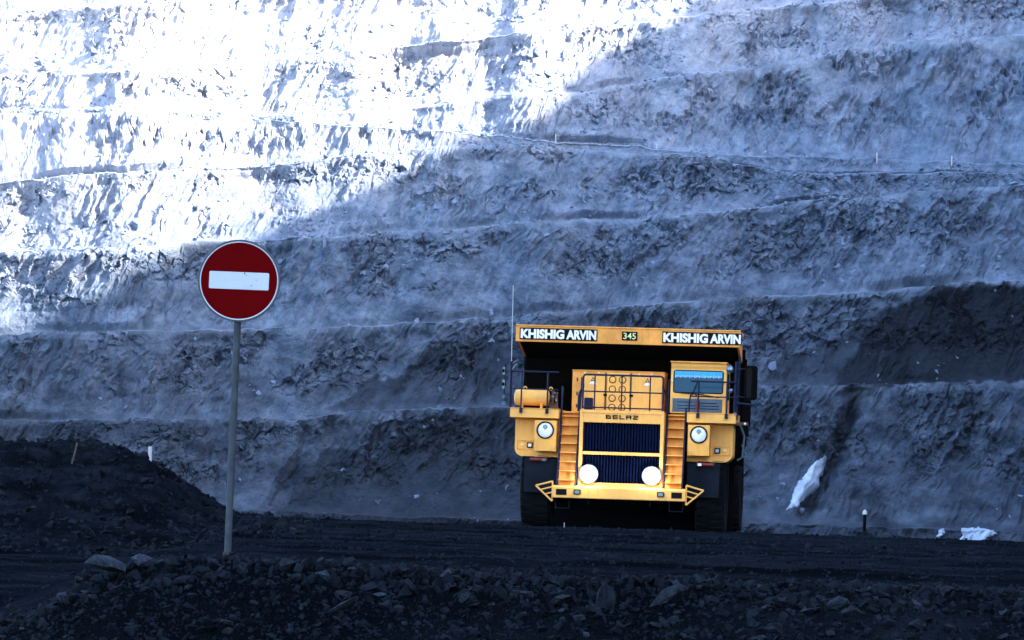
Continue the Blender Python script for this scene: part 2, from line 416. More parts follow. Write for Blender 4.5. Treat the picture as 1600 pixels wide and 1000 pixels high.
seep('frozen_seep', [(1500, 823), (1530, 822), (1548, 828), (1566, 834), (1545, 840), (1530, 850), (1510, 856), (1490, 856), (1500, 838)], 'wide low patch of ice at the foot of the wall near the frame edge', .5)
seep('frozen_seep', [(1466, 828), (1478, 823), (1474, 836), (1464, 846), (1458, 846)], 'small narrow ice trickle next to the wide low ice patch', .6)
# ------------------------------------------------------------------ ground: haul road, rubble berm front, hollow, coal mound
M_COAL = rock_mat('coal_ground', (0.0110, 0.0160, 0.0240), (0.0025, 0.004, 0.0066), (0.0016, 0.0026, 0.004), 1.3, 0.03, spec=0)
def berm_top(x):
    return np.interp(x, [-6, -3.5, -3.05, -2.7, -2.45, -1.9, -1.3, -.4, .8, 3.4, 8], [-.75, -.47, -.30, -.06, .04, .11, .09, .065, .05, .06, .06])
def ground_z(x, y):
    x = np.asarray(x, float); y = np.asarray(y, float)
    bt = berm_top(x * 28 / np.maximum(y, 20)) 
    near = -1.15
    # front slope of the berm between y=25.6 and its crest at 28.2
    ramp = np.clip((y - 24.6) / (28.3 - 24.6), 0, 1)
    z = near + (bt - near) * ramp ** 1.05
    # behind the crest: road level, a hollow on the left
    hollow = -.40 * sst(-2.6, -3.9, x - (-(y - 30) * .035)) * sst(28.3, 30.5, y)
    road = .05 + hollow
    road = np.where(x < -2.2, np.minimum(road, .05), road)
    z = np.where(y > 28.3, bt + (road - bt) * sst(28.4, 31.0, y), z)
    # the road crests just before the truck and falls away behind it
    z = z + .10 * sst(80, 113, y) - .42 * sst(114, 121, y) - 3.2 * sst(135, 420, y)
    # wheel ruts along the haul road
    u = x - .11 * (y - 120)
    z = z + sst(31, 36, y) * (1 - sst(112, 118, y)) * .03 * noise(u / 1.1, y / 16, 203)
    # coal mound on the left
    ang = (x / np.maximum(y, 1))
    prof = np.interp(ang, [-.30, -.14, -.122, -.108, -.098, -.090, -.083, -.074, -.063, -.053, -.045], [1.9, 1.72, 1.75, 1.72, 1.74, 1.68, 1.42, .97, .44, .07, 0])
    shape = sst(62, 92, y - 55 * (ang + .12)) * (1 - sst(100, 122, y))
    z = z + np.maximum(prof, 0) * shape * (1.14)
    rough = np.where(y < 28.6, .028, .018) + .10 * np.minimum(shape * prof, 1)
    z = z + rough * fbm(x / .7, y / 1.6, 205, 5, .65) + .12 * np.minimum(shape * prof, 1) * fbm(x / 3.5, y / 8, 215, 3)
    return z
gy = np.concatenate([np.linspace(-400, 10, 12, endpoint=False), np.linspace(10, 24, 12, endpoint=False), np.linspace(24, 32, 130, endpoint=False),
                     np.geomspace(32, 128, 330, endpoint=False), np.geomspace(128, 700, 60)])
gu = np.concatenate([-np.geomspace(1.0, 40, 30)[::-1], np.linspace(-.99, .99, 420), np.geomspace(1.0, 40, 30)])
def make_ground():
    U, Y = np.meshgrid(gu, gy)
    half = 2.0 + .135 * np.maximum(Y, 10)
    X = np.where(np.abs(U) > 1, np.sign(U) * (half + (400 - half) * (np.abs(U) - 1) / 39), U * half)
    Z = ground_z(X, Y)
    far = sst(30, 60, np.abs(X)); Z = Z * (1 - far) + far * (-1.5)
    me = fast_mesh('haul_road', np.stack([X, Y, Z], -1).reshape(-1, 3), grid_faces(*X.shape))
    md = sst(.15, .6, Z) * sst(55, 66, Y)            # on the mound the tone follows its lumps, not the wheel tracks
    tone = (1 - md) * fbm(X / 5, Y / 4, 220, 4) + md * fbm(X / .9, Z / .35 + Y / 14, 224, 4)
    add_attr(me, 'coal', np.clip(.4 + .9 * tone + .6 * (1 - sst(28.2, 29.5, Y)), 0, 1)); add_attr(me, 'dust', np.zeros(X.shape))
    tag(link('haul_road_ground', me, M_COAL), kind='structure')
make_ground()
def gz(x, y): return float(ground_z(np.array([x]), np.array([y]))[0])

# ------------------------------------------------------------------ rubble of the berm
M_LUMP = mat('coal_lump', (0.0165, 0.0245, 0.0375), 0.7, spec=.05, noise_amt=.8, noise_scale=2.5, bump=.5, bump_scale=18)
M_GRIT = mat('coal_grit', (0.0095, 0.0150, 0.0240), 0.8, spec=.04, noise_amt=.8, noise_scale=5)
M_SLATE = mat('grey_shale', (0.040, 0.057, 0.085), 0.75, spec=.06, noise_amt=.6, noise_scale=3, bump=.6, bump_scale=20)
rs = np.random.default_rng(33)
def spots(n, y0, y1, k=.145):
    y = rs.uniform(y0, y1, n); x = rs.uniform(-1, 1, n) * y * k
    return np.stack([x, y, ground_z(x, y)], -1)
pA = spots(11000, 25.6, 29.2); sA = np.clip(rs.lognormal(-3.9, .5, len(pA)), .009, .06)
keep = pA[:, 2] > -.75; pA, sA = pA[keep], sA[keep]
crest = spots(1600, 27.9, 28.9); sc_ = np.clip(rs.lognormal(-3.3, .4, len(crest)), .015, .07)
pB = spots(3800, 29, 60); sB = np.clip(rs.lognormal(-4.2, .5, len(pB)), .008, .045)
pC = spots(3200, 60, 116); sC = np.clip(rs.lognormal(-3.7, .55, len(pC)), .012, .11)
yM = rs.uniform(64, 98, 2600); xM = rs.uniform(-.135, -.045, len(yM)) * yM; pM = np.stack([xM, yM, ground_z(xM, yM)], -1); sM = np.clip(rs.lognormal(-3.2, .6, len(yM)), .015, .16)
pF = spots(16000, 25.8, 29.6); sF = rs.uniform(.005, .014, len(pF)); kf = pF[:, 2] > -.7; pF, sF = pF[kf], sF[kf]
pos = np.concatenate([pA, crest, pB, pC, pM, pF]); size = np.concatenate([sA, sc_, sB, sC, sM, sF]); pos[:, 2] += size * .22
grit = link('coal_rubble', scatter_mesh('coal_rubble', pos, size, rs), M_GRIT)
tag(grit, 'small black coal rubble covering the berm and road edge', 'rubble', kind='stuff')

ROCK_MESH = []
for v, f in hull_variants(16, 15, 5, .8):
    me = fast_mesh('coal_lump', v, f); ROCK_MESH.append(me)
def rock(name, material, px, py, Y, sx, sy, sz_, rz, label, cat, group=None, tilt=0.0, mesh=None):
    p = W(px, py, Y)
    o = bpy.data.objects.new(name, ROCK_MESH[mesh if mesh is not None else random.randrange(16)]); COL.objects.link(o)
    if not o.data.materials: o.data.materials.append(None)
    o.material_slots[0].link = 'OBJECT'; o.material_slots[0].material = material
    o.location = p; o.scale = (sx, sy, sz_); o.rotation_euler = (random.uniform(-.3, .3), tilt, rz)
    return tag(o, label, cat, group)
for a in (
    (M_SLATE, 163, 884, 28.0, .15, .14, .20, .4, 'big rounded grey boulder at the top end of the coal berm', 0),
    (M_SLATE, 222, 878, 28.2, .09, .09, .13, 1.0, 'pale angular stone on the berm top next to the big grey boulder', 0),
    (M_LUMP, 262, 884, 28.2, .11, .10, .13, 2.0, 'dark wedge of coal on the berm top between boulder and sign pole', .3),
    (M_LUMP, 122, 906, 27.8, .07, .06, .055, .2, 'dark lump sitting on the falling end of the berm below the boulder', .4),
    (M_SLATE, 100, 935, 27.4, .06, .05, .075, .9, 'upright light shale piece low on the falling berm end', .5),
    (M_SLATE, 530, 948, 27.1, .17, .07, .045, .3, 'long flat shale slab leaning on the middle of the berm face', -.5),
    (M_SLATE, 594, 930, 27.3, .06, .05, .045, .3, 'pale grey stone just above the long flat slab', 0),
    (M_LUMP, 944, 940, 27.2, .085, .08, .22, .6, 'tall upright broken coal block in the berm below the truck', .25),
    (M_LUMP, 1046, 934, 27.2, .17, .11, .16, .2, 'large pointed dark slab next to the tall upright coal block', -.55),
    (M_SLATE, 915, 992, 26.8, .045, .04, .04, .6, 'small light blue stone at the bottom edge below the truck', 0),
    (M_LUMP, 1335, 957, 27.1, .10, .08, .08, .6, 'chunky boulder in the berm below the rubble heap with the marker', 0),
    (M_LUMP, 1268, 955, 27.1, .08, .07, .06, 1.6, 'squat dark lump left of the chunky berm boulder', .2),
    (M_LUMP, 1210, 985, 26.8, .09, .07, .09, 2.6, 'blocky lump at the bottom edge beneath the squat dark lump', 0),
    (M_LUMP, 260, 950, 27.2, .10, .06, .05, 2.6, 'broad flat coal slab on the berm face below the boulder', .3),
    (M_LUMP, 725, 935, 27.3, .10, .06, .06, 1.2, 'tilted dark plate of coal on the berm face at mid width', -.5),
    ):
    rock('boulder', a[0], a[1], a[2], a[3], a[4], a[5], a[6], a[7], a[8], 'rock', None, a[9])
for i in range(230):
    y = random.choice([random.uniform(26.2, 28.4), random.uniform(27.7, 28.6)]); x = random.uniform(-.128, .128) * y
    s = min(.11, max(.03, random.lognormvariate(-2.95, .35)))
    z = gz(x, y)
    if z < -.62: continue
    o = bpy.data.objects.new('coal_lump', random.choice(ROCK_MESH)); COL.objects.link(o)
    if not o.data.materials: o.data.materials.append(None)
    o.material_slots[0].link = 'OBJECT'; o.material_slots[0].material = M_SLATE if random.random() < .22 else M_LUMP
    o.location = (x, y, z + s * .2); o.scale = (s, s * random.uniform(.6, 1), s * random.uniform(.5, .95))
    o.rotation_euler = (random.uniform(-.6, .6), random.uniform(-.6, .6), random.uniform(0, 6.28))
    tag(o, 'one of the many fist to head sized coal lumps on the berm', 'rock', 'coal lumps lying on the berm')

# shallow puddle in a rut behind the berm
M_WET = mat('wet_mud', (0.01, 0.014, 0.02), .12, spec=.5, noise_amt=.3, noise_scale=3)
pp = [(2.30 + 2.6 * i / 16, 30.55 + .22 * math.sin(i * .9) + (.30 + .1 * math.sin(i * 1.7)) * sgn * (1 - abs(i / 8 - 1) ** 3)) for sgn in (-1, 1) for i in (range(17) if sgn < 0 else range(16, -1, -1))]
pm = bpy.data.meshes.new('puddle'); zl = max(gz(a, b) for a, b in pp) - .012
pm.from_pydata([(a, b, zl) for a, b in pp], [], [tuple(range(len(pp)))]); pm.update()
tag(link('puddle_water', pm, M_WET), kind='structure')
# ------------------------------------------------------------------ mesh builder for made things
class MB:
    def __init__(s): s.v = []; s.f = []
    def add(s, vs, fs):
        b = len(s.v); s.v += [tuple(map(float, q)) for q in vs]; s.f += [tuple(b + i for i in q) for q in fs]; return s
    def box(s, x0, x1, y0, y1, z0, z1):
        return s.add([(x0, y0, z0), (x1, y0, z0), (x1, y1, z0), (x0, y1, z0), (x0, y0, z1), (x1, y0, z1), (x1, y1, z1), (x0, y1, z1)],
                     [(0, 3, 2, 1), (4, 5, 6, 7), (0, 1, 5, 4), (1, 2, 6, 5), (2, 3, 7, 6), (3, 0, 4, 7)])
    def prism_y(s, poly, y0, y1):            # polygon in x,z extruded along y
        n = len(poly)
        return s.add([(x, y0, z) for x, z in poly] + [(x, y1, z) for x, z in poly],
                     [tuple(range(n)), tuple(range(2 * n - 1, n - 1, -1))] + [(i, i + n, (i + 1) % n + n, (i + 1) % n) for i in range(n)])
    def prism_x(s, poly, x0, x1):            # polygon in y,z extruded along x
        n = len(poly)
        return s.add([(x0, y, z) for y, z in poly] + [(x1, y, z) for y, z in poly],
                     [tuple(range(n)), tuple(range(2 * n - 1, n - 1, -1))] + [(i, i + n, (i + 1) % n + n, (i + 1) % n) for i in range(n)])
    def cyl(s, p0, p1, r, n=16, r1=None):
        p0, p1 = Vector(p0), Vector(p1); d = (p1 - p0).normalized(); a = d.orthogonal().normalized(); b = d.cross(a); r1 = r if r1 is None else r1
        c = [(math.cos(6.28318 * i / n), math.sin(6.28318 * i / n)) for i in range(n)]
        return s.add([p0 + a * (r * q[0]) + b * (r * q[1]) for q in c] + [p1 + a * (r1 * q[0]) + b * (r1 * q[1]) for q in c],
                     [tuple(range(n - 1, -1, -1)), tuple(range(n, 2 * n))] + [(i, (i + 1) % n, (i + 1) % n + n, i + n) for i in range(n)])
    def tube(s, pts, r, n=8):
        pts = [Vector(p) for p in pts]; base = len(s.v); ref = None
        for i, p in enumerate(pts):
            d = ((pts[min(i + 1, len(pts) - 1)] - pts[max(i - 1, 0)])).normalized()
            if ref is None: ref = d.orthogonal().normalized()
            a = (ref - d * ref.dot(d)).normalized(); b = d.cross(a); ref = a
            s.v += [tuple(p + a * (r * math.cos(6.28318 * k / n)) + b * (r * math.sin(6.28318 * k / n))) for k in range(n)]
        for i in range(len(pts) - 1):
            for k in range(n):
                q = base + i * n; s.f.append((q + k, q + (k + 1) % n, q + n + (k + 1) % n, q + n + k))
        s.f.append(tuple(base + k for k in range(n - 1, -1, -1))); e = base + (len(pts) - 1) * n; s.f.append(tuple(e + k for k in range(n)))
        return s
    def lathe(s, prof, c, axis='y', n=40, caps=True):   # prof: (radius, offset along axis)
        base = len(s.v)
        for r, h in prof:
            for k in range(n):
                a = 6.28318530718 * k / n; u, w = r * math.cos(a), r * math.sin(a)
                s.v.append((c[0] + u, c[1] + h, c[2] + w) if axis == 'y' else (c[0] + h, c[1] + u, c[2] + w))
        for i in range(len(prof) - 1):
            for k in range(n):
                q = base + i * n; s.f.append((q + k, q + n + k, q + n + (k + 1) % n, q + (k + 1) % n))
        if caps: s.f.append(tuple(base + k for k in range(n))); e = base + (len(prof) - 1) * n; s.f.append(tuple(e + k for k in range(n - 1, -1, -1)))
        return s
    def build(s, name, material, parent=None, bevel=0.0, smooth=False):
        me = bpy.data.meshes.new(name); me.from_pydata(s.v, [], s.f); me.update()
        bm = bmesh.new(); bm.from_mesh(me); bmesh.ops.recalc_face_normals(bm, faces=bm.faces)
        if bevel: bmesh.ops.bevel(bm, geom=[e for e in bm.edges if len(e.link_faces) == 2 and e.calc_face_angle(0) > .6], offset=bevel, segments=2, profile=.6, affect='EDGES', clamp_overlap=True)
        bm.to_mesh(me); bm.free()
        if smooth:
            me.polygons.foreach_set('use_smooth', [True] * len(me.polygons))
            try: me.set_sharp_from_angle(angle=R(40))
            except Exception: pass
        return link(name, me, material, parent)

def rrect(x0, x1, z0, z1, r, n=5):
    out = []
    for cx, cz, a0 in ((x1 - r, z0 + r, -90), (x1 - r, z1 - r, 0), (x0 + r, z1 - r, 90), (x0 + r, z0 + r, 180)):
        for i in range(n + 1):
            a = R(a0 + 90 * i / n); out.append((cx + r * math.cos(a), cz + r * math.sin(a)))
    return out

def arc(p0, p1, p2, n=6):
    p0, p1, p2 = map(Vector, (p0, p1, p2))
    return [p0 * (1 - t) ** 2 + p1 * 2 * t * (1 - t) + p2 * t * t for t in (i / n for i in range(n + 1))]

def text_mesh(name, body, x0, x1, z0, z1, y, material, parent, bold=0.02, depth=0.006):
    cu = bpy.data.curves.new(name, 'FONT'); cu.body = body; cu.size = 1; cu.offset = bold; cu.extrude = .01; cu.resolution_u = 4; cu.space_character = 1.0
    t = bpy.data.objects.new('text_source', cu); COL.objects.link(t)
    dg = bpy.context.evaluated_depsgraph_get(); me = bpy.data.meshes.new_from_object(t.evaluated_get(dg)); me.name = name
    bpy.data.objects.remove(t); bpy.data.curves.remove(cu)
    co = np.zeros(len(me.vertices) * 3, np.float32); me.vertices.foreach_get('co', co); co = co.reshape(-1, 3)
    lo, hi = co.min(0), co.max(0); k = (co - lo) / (hi - lo)
    new = np.stack([x0 + k[:, 0] * (x1 - x0), y - k[:, 2] * depth, z0 + k[:, 1] * (z1 - z0)], -1).astype(np.float32)
    me.vertices.foreach_set('co', new.ravel()); me.update()
    me.materials.clear()
    return link(name, me, material, parent)

def emit(name, col, strength):
    m = bpy.data.materials.new(name); m.use_nodes = True; b = m.node_tree.nodes['Principled BSDF']
    b.inputs['Base Color'].default_value = (*col, 1); b.inputs['Emission Color'].default_value = (*col, 1); b.inputs['Emission Strength'].default_value = strength
    return m

# ------------------------------------------------------------------ no entry sign
M_RED = mat('sign_red', (0.105, 0.0006, 0.0020), .6, spec=.02, noise_amt=.15, noise_scale=4)
M_SWHITE = mat('sign_white', (0.50, 0.60, 0.72), .5, spec=.2, noise_amt=.08, noise_scale=6)
M_GALV = mat('galvanised_steel', (0.060, 0.078, 0.098), .7, spec=.08, noise_amt=.35, noise_scale=9)
M_SRIM = mat('sign_rim', (0.06, 0.075, 0.10), .5, metal=.3, noise_amt=.2, noise_scale=10)
def no_entry_sign():
    Y = 36.0
    top = Vector(W(374, 439, Y)); base = Vector(W(355.5, 868, Y))
    root = empty('no_entry_sign', base); tag(root, 'round red no-entry sign with white bar on a leaning grey pole', 'road sign')
    up = (top - base); L = up.length; root.rotation_euler = up.to_track_quat('Z', 'Y').to_euler()
    # local frame: z along the pole; the quaternion may spin about z, so set the axes by hand
    zx = up.normalized(); xx = Vector((0, 1, 0)).cross(zx).normalized(); yy = zx.cross(xx)
    root.rotation_euler = Matrix((xx, yy, zx)).transposed().to_euler()
    rad = .345
    MB().tube([(0, 0, -.25), (0, 0, .02), (0, 0, L + .2)], .030, 16).build('pole', M_GALV, root, smooth=True)
    MB().tube([(-.004, -.002, -.3), (-.004, -.002, .03)], .038, 12).build('rusty_socket', mat('rust_stub', (.05, .035, .03), .9, noise_amt=.5, noise_scale=20), root, smooth=True)
    d = MB().lathe([(rad - .012, -.045), (rad - .012, -.040)], (0, 0, L), n=72).build('sign_face', M_RED, root)
    MB().lathe([(rad - .0135, -.0455), (rad - .011, -.050), (rad + .001, -.050), (rad + .003, -.046), (rad + .003, -.022), (rad - .008, -.020), (rad - .0135, -.0455)], (0, 0, L), n=72, caps=False).build('rim', M_SRIM, root, smooth=True)
    MB().lathe([(rad - .0136, -.0465), (rad - .0136, -.0452), (rad - .022, -.0452), (rad - .022, -.0465), (rad - .0136, -.0465)], (0, 0, L), n=72, caps=False).build('white_border', M_SWHITE, root)
    MB().prism_y(rrect(-.252, .252, L - .073, L + .073, .012), -.0475, -.0452).build('white_bar', M_SWHITE, root)
    md = mat('chipped_spot', (.05, .05, .06), .8)
    for (x, z, r) in ((.045, .064, .0075), (.058, .048, .004), (.145, .01, .004), (.105, -.038, .005)):
        MB().lathe([(r, -.0485), (r * .8, -.0478)], (x, 0, L + z), n=7).build('paint_chip', md, root)
    for z in (-.16, .16):
        MB().box(-.05, .05, -.041, .036, L + z - .018, L + z + .018).build('clamp', M_GALV, root, .004)
no_entry_sign()

# ------------------------------------------------------------------ the mining truck
M_YEL = mat('yellow_paint', (0.98, 0.50, 0.10), .45, spec=.25, noise_amt=.25, noise_scale=1.6, col2=(.80, .42, .115), streak=.22)
M_ORG = mat('yellow_paint_worn', (0.96, 0.42, 0.09), .55, spec=.2, noise_amt=.3, noise_scale=2.2, streak=.32)
M_NAVY = mat('navy_rail_paint', (0.004, 0.010, 0.042), .45, spec=.2, noise_amt=.3, noise_scale=5)
M_GRILLE = mat('navy_grille', (0.0015, 0.0065, 0.034), .6, spec=.05, noise_amt=.3, noise_scale=2)
M_BLACK = mat('black_steel', (0.0025, 0.0028, 0.0035), .8, spec=.05, noise_amt=.4, noise_scale=2)
M_UNDER = mat('black_bed_steel', (0.003, 0.0025, 0.002), .8, spec=.04, noise_amt=.5, noise_scale=1)
M_TYRE = mat('tyre_rubber', (0.0025, 0.003, 0.0045), .9, spec=.05, noise_amt=.5, noise_scale=2, col2=(.007, .008, .011), bump=.2, bump_scale=12)
M_FLAP = mat('slate_mudguard', (0.010, 0.015, 0.024), .8, spec=.06, noise_amt=.4, noise_scale=2)
M_GLASS = mat('dark_glass', (0.020, 0.070, 0.115), .1, spec=.12, noise_amt=.0)
M_CURT = mat('blue_curtain', (0.06, 0.42, 0.80), .8, noise_amt=.25, noise_scale=20)
M_GREYP = mat('grey_cab_panel', (0.10, 0.155, 0.22), .6, spec=.2, noise_amt=.3, noise_scale=3)
M_CHROME = mat('mirror_glass', (0.10, 0.14, 0.17), .35, metal=.8)
M_LENS = mat('lamp_lens', (0.82, 0.85, 0.88), .12, spec=.8)
M_LENSD = mat('lamp_bowl', (0.10, 0.17, 0.26), .2, metal=.7)
M_AMBER = mat('amber_lens', (0.9, 0.55, 0.22), .25)
M_WHITE = mat('white_lettering', (0.80, 0.82, 0.84), .5)
M_PLATE = mat('black_plate', (0.003, 0.003, 0.004), .6, spec=.1)
M_DIGIT = mat('pale_green_digits', (0.72, 0.80, 0.38), .5)
M_REDT = mat('red_cylinder', (0.16, 0.012, 0.018), .4, noise_amt=.3, noise_scale=5)
M_RUST = mat('brown_pipework', (0.10, 0.05, 0.03), .7, noise_amt=.5, noise_scale=6)
M_BEAM = emit('headlight_on', (1.0, 0.97, 0.93), 10.0)
M_DISH = mat('lamp_halo_bowl', (0.055, 0.07, 0.10), .6, spec=.05)
M_SMALL = mat('clear_lamp', (0.85, 0.8, 0.68), .2)

K = .073
TR = empty('dump_truck'); tp = W(965, 833.5, 119.6)
TR.location = (tp[0], tp[1], tp[2] - .02); TR.rotation_euler = (0, 0, -R(1.5 + 4.2))
tag(TR, 'yellow mining dump truck with lit headlights coming over the crest of the haul road', 'dump truck')
T = TR
def xs(x, y): return x - K * (y - .4)       # front-view measure at depth y -> truck axis

def make_truck():
    # ---- bumper
    bp = MB().prism_x([(0, .97), (.55, .97), (.55, 1.32), (.10, 1.32), (0, 1.27)], -1.87, 1.87).build('bumper', M_YEL, T, .02)
    for s in (-1, 1):
        MB().box(s * 1.62 - .15, s * 1.62 + .15, -.004, .03, 1.045, 1.215).build('tow_opening', M_PLATE, bp)
        f = MB().prism_y(rrect(s * 1.17 - .10, s * 1.17 + .10, 1.075, 1.215, .02), -.03, .02).build('fog_lamp', M_BLACK, bp)
        MB().box(s * 1.17 - .07, s * 1.17 + .07, -.036, -.028, 1.10, 1.19).build('fog_lens', M_LENSD, bp)
        for dz in (1.08, 1.15, 1.21): MB().lathe([(.011, -.008), (.009, .0)], (s * .86, 0, dz), n=8).build('bolt', M_ORG, bp)
        # triangular side guard
        g = MB(); a, b, c = (s * 1.88, .12, 1.42), (s * 2.36, .2, 1.29), (s * 1.88, .12, .87)
        g.tube([a, b], .026).tube([b, c], .026).tube([c, a], .022)
        for t in (.27, .55): g.tube([Vector(a).lerp(Vector(c), t), Vector(b).lerp(Vector(c), t)], .02)
        g.build('side_guard', M_YEL, T, smooth=True)
        # hanging lower step
        h = MB().tube([(s * 1.60 - .19, .25, 1.0), (s * 1.60 - .19, .22, .68), (s * 1.60 + .19, .22, .68), (s * 1.60 + .19, .25, 1.0)], .020)
        h.build('hanging_step', M_FLAP, T)
        MB().cyl((s * .86, .25, 1.0), (s * .86, .25, .80), .025, 8).build('tow_pin', M_FLAP, T)
    # ---- radiator housing and grille
    ho = MB()
    ho.box(-1.19, -1.09, .30, 1.9, 1.30, 3.47).box(1.09, 1.19, .30, 1.9, 1.30, 3.47)
    ho.box(-1.09, 1.09, .31, 1.9, 3.12, 3.47).box(-1.09, 1.09, .32, .5, 2.215, 2.30).box(-1.09, 1.09, .31, .6, 1.30, 1.425)
    hob = ho.build('radiator_housing', M_YEL, T, .012)
    MB().box(-1.08, 1.08, .62, .66, 1.43, 3.12).build('radiator_core', M_GRILLE, hob)
    MB().box(-1.14, 1.14, .285, .298, 3.385, 3.425).build('trim_strip', M_YEL, hob, .003)
    sl = None
    for (z0, z1) in ((1.425, 2.215), (2.30, 3.12)):
        proto = MB().box(-.016, .016, .38, .47, z0, z1).v
        me = MB().box(-.016, .016, .38, .47, z0, z1).build('grille_slat', M_GRILLE, hob)
        first = me
        for i in range(26):
            o = first if i == 0 else first.copy()
            if i: COL.objects.link(o)
            o.location = (-1.05 + i * .084, 0, 0)
        for t in (.25, .5, .75):
            zz = z0 + (z1 - z0) * t
            MB().box(-1.09, 1.09, .475, .49, zz - .008, zz + .008).build('grille_crossbar', M_GRILLE, hob)
    # blocky maker's letters
    pat = {'B': ["###.", "#..#", "###.", "#..#", "####"], 'E': ["####", "#...", "####", "#...", "####"], 'L': ["#...", "#...", "#...", "#...", "####"],
           'A': ["####", "#..#", "####", "#..#", "#..#"], 'Z': ["####", "...#", ".##.", "#...", "####"]}
    cx = -.455
    lt = MB()
    for ch in 'BELAZ':
        for r_, row in enumerate(pat[ch]):
            c0 = None
            for c_ in range(5):
                on = c_ < 4 and row[c_] == '#'
                if on and c0 is None: c0 = c_
                if not on and c0 is not None:
                    lt.box(cx + c0 * .037, cx + c_ * .037, .294, .3085, 3.335 - (r_ + 1) * .022, 3.335 - r_ * .022 + .003); c0 = None
        cx += .19
    lt.build('maker_lettering', M_PLATE, hob)
    # ---- lit headlamps, two on each side behind the grille opening
    for s in (-1, 1):
        x = s * .885
        h = MB().lathe([(.03, .055), (.14, .045), (.22, .015), (.265, -.03), (.272, -.03), (.26, .06), (.10, .11)], (x, .24, 1.66), n=36).build('headlight', M_DISH, T, smooth=True)  # oversized bowl added so bulb light on it makes a glare halo
        MB().lathe([(.012, -.10), (.045, -.09), (.068, -.055), (.066, -.02), (.04, .03)], (x, .24, 1.66), n=20).build('lit_bulb', M_BEAM, h, smooth=True)
        MB().box(x - .03, x + .03, .3, .42, 1.56, 1.62).build('lamp_bracket', M_BLACK, h)
        ld = bpy.data.lights.new('headlight_beam', 'POINT'); ld.energy = 3.2; ld.shadow_soft_size = .06; ld.color = (1.0, .97, .93)
        lo = bpy.data.objects.new('headlight_beam', ld); COL.objects.link(lo); lo.parent = h; lo.location = (x, -.10, 1.65)
    # ---- ladders
    for s in (-1, 1):
        xc = s * 1.50; w = .235
        yb, yt, zb, zt = .12, .95, 1.33, 3.40
        lad = MB().prism_x([(yb + .16, zb), (yb + .19, zb), (yt + .19, zt), (yt + .16, zt)], xc - w, xc + w).build('ladder', M_ORG, T)
        for i in range(8):
            t = (i + .55) / 8; y = yb + (yt - yb) * t; z = zb + (zt - zb) * t
            MB().box(xc - w, xc + w, y - .07, y + .15, z - .014, z + .014).build('tread', M_ORG, lad, .004)
        for q in (-1, 1):
            x = xc + q * (w + .025)
            pts = [(x, yb - .04, zb), (x, yt - .06, zt)]
            if q == s: pts += arc((x, yt - .06, zt), (x, yt + .1, zt + .5), (x, yt + .16, zt + .72))[1:]
            else: pts += arc((x, yt - .06, zt), (x, yt + .02, zt + .3), (x, yt + .1, zt + .45))[1:] + [(x, yt + .3, zt + 1.0)]
            MB().tube(pts, .026).build('handrail', M_NAVY, lad, smooth=True)
        MB().box(xc - w - .05, xc + w + .05, .92, 1.6, 3.38, 3.42).build('landing', M_ORG, lad)
    # ---- fenders, decks, lamp boxes
    for s in (-1, 1):
        def sx(a, b): return (min(s * a, s * b), max(s * a, s * b))
        x0, x1 = sx(1.81, 3.19)
        dk = MB().box(x0, x1, .55, 2.9, 3.20, 3.455).build('deck', M_YEL, T, .015)
        MB().box(x0 - .01, x1 + .01, .53, 2.91, 3.457, 3.475).build('deck_lip', M_ORG, dk)
        outer = s * 3.09; inner = s * 1.80
        poly = [(inner, 3.199), (inner, 2.11), (s * 2.85, 2.11)] + [(s * (2.85 + .24 * math.sin(R(a))), 2.35 - .24 * math.cos(R(a))) for a in (15, 30, 45, 60, 75, 90)] + [(outer, 3.199)]
        fd = MB().prism_y(poly, 1.22, 2.6).build('fender', M_YEL, T, .012)
        a, b = sx(1.86, 2.47)
        lb = MB().prism_x([(.46, 2.62), (.54, 2.27), (1.219, 2.27), (1.219, 3.13), (.46, 3.13)], a, b).build('lamp_box', M_YEL, T, .012)
        cx = (a + b) / 2
        MB().lathe([(.245, .452), (.25, .425), (.215, .415), (.205, .455), (.245, .452)], (cx, 0, 2.86), n=36, caps=False).build('lamp_ring', M_PLATE, lb, smooth=True)
        MB().lathe([(.01, .400), (.09, .408), (.16, .424), (.208, .447)], (cx, 0, 2.86), n=36).build('lamp_lens', M_LENS, lb, smooth=True)
        MB().prism_y([(cx - .0, 2.855), (cx + .075, 2.93), (cx + .06, 3.0), (cx, 3.02), (cx - .06, 3.0), (cx - .075, 2.93)], .392, .412).build('lamp_reflector', M_LENSD, lb)
        a, b = sx(2.53, 3.03)
        ind = MB(); ind.box(a, b, 1.202, 1.218, 2.30, 2.33).box(a, b, 1.202, 1.218, 2.54, 2.57).box(a, a + .03, 1.202, 1.218, 2.33, 2.54).box(b - .03, b, 1.202, 1.218, 2.33, 2.54)
        im = ind.build('indicator_surround', M_ORG, fd)
        q = s * 2.66
        MB().prism_y(rrect(q - .085, q + .085, 2.355, 2.515, .025), 1.17, 1.218).build('side_lamp', M_PLATE, fd)
        MB().prism_y(rrect(q - .05, q + .05, 2.39, 2.48, .015), 1.162, 1.172).build('side_lens', M_SMALL if s < 0 else M_LENSD, fd)
        q = s * 2.87
        MB().lathe([(.02, 1.18), (.055, 1.19), (.06, 1.217)], (q, 0, 2.435), n=16).build('turn_signal', M_AMBER, fd, smooth=True)
        a, b = sx(1.84, 2.76)
        MB().box(a, b, .84, .87, 1.10, 2.06).build('mudguard', M_FLAP, T, .01)
        MB().cyl((s * 2.12, .74, 2.04), (s * 2.60, .74, 2.03), .055, 12).build('red_cylinder', M_REDT, T, smooth=True)
        MB().box(s * 2.2 - .05, s * 2.2 + .05, .68, .74, 1.99, 2.06).build('cylinder_clip', M_GREYP if s < 0 else M_WHITE, T)
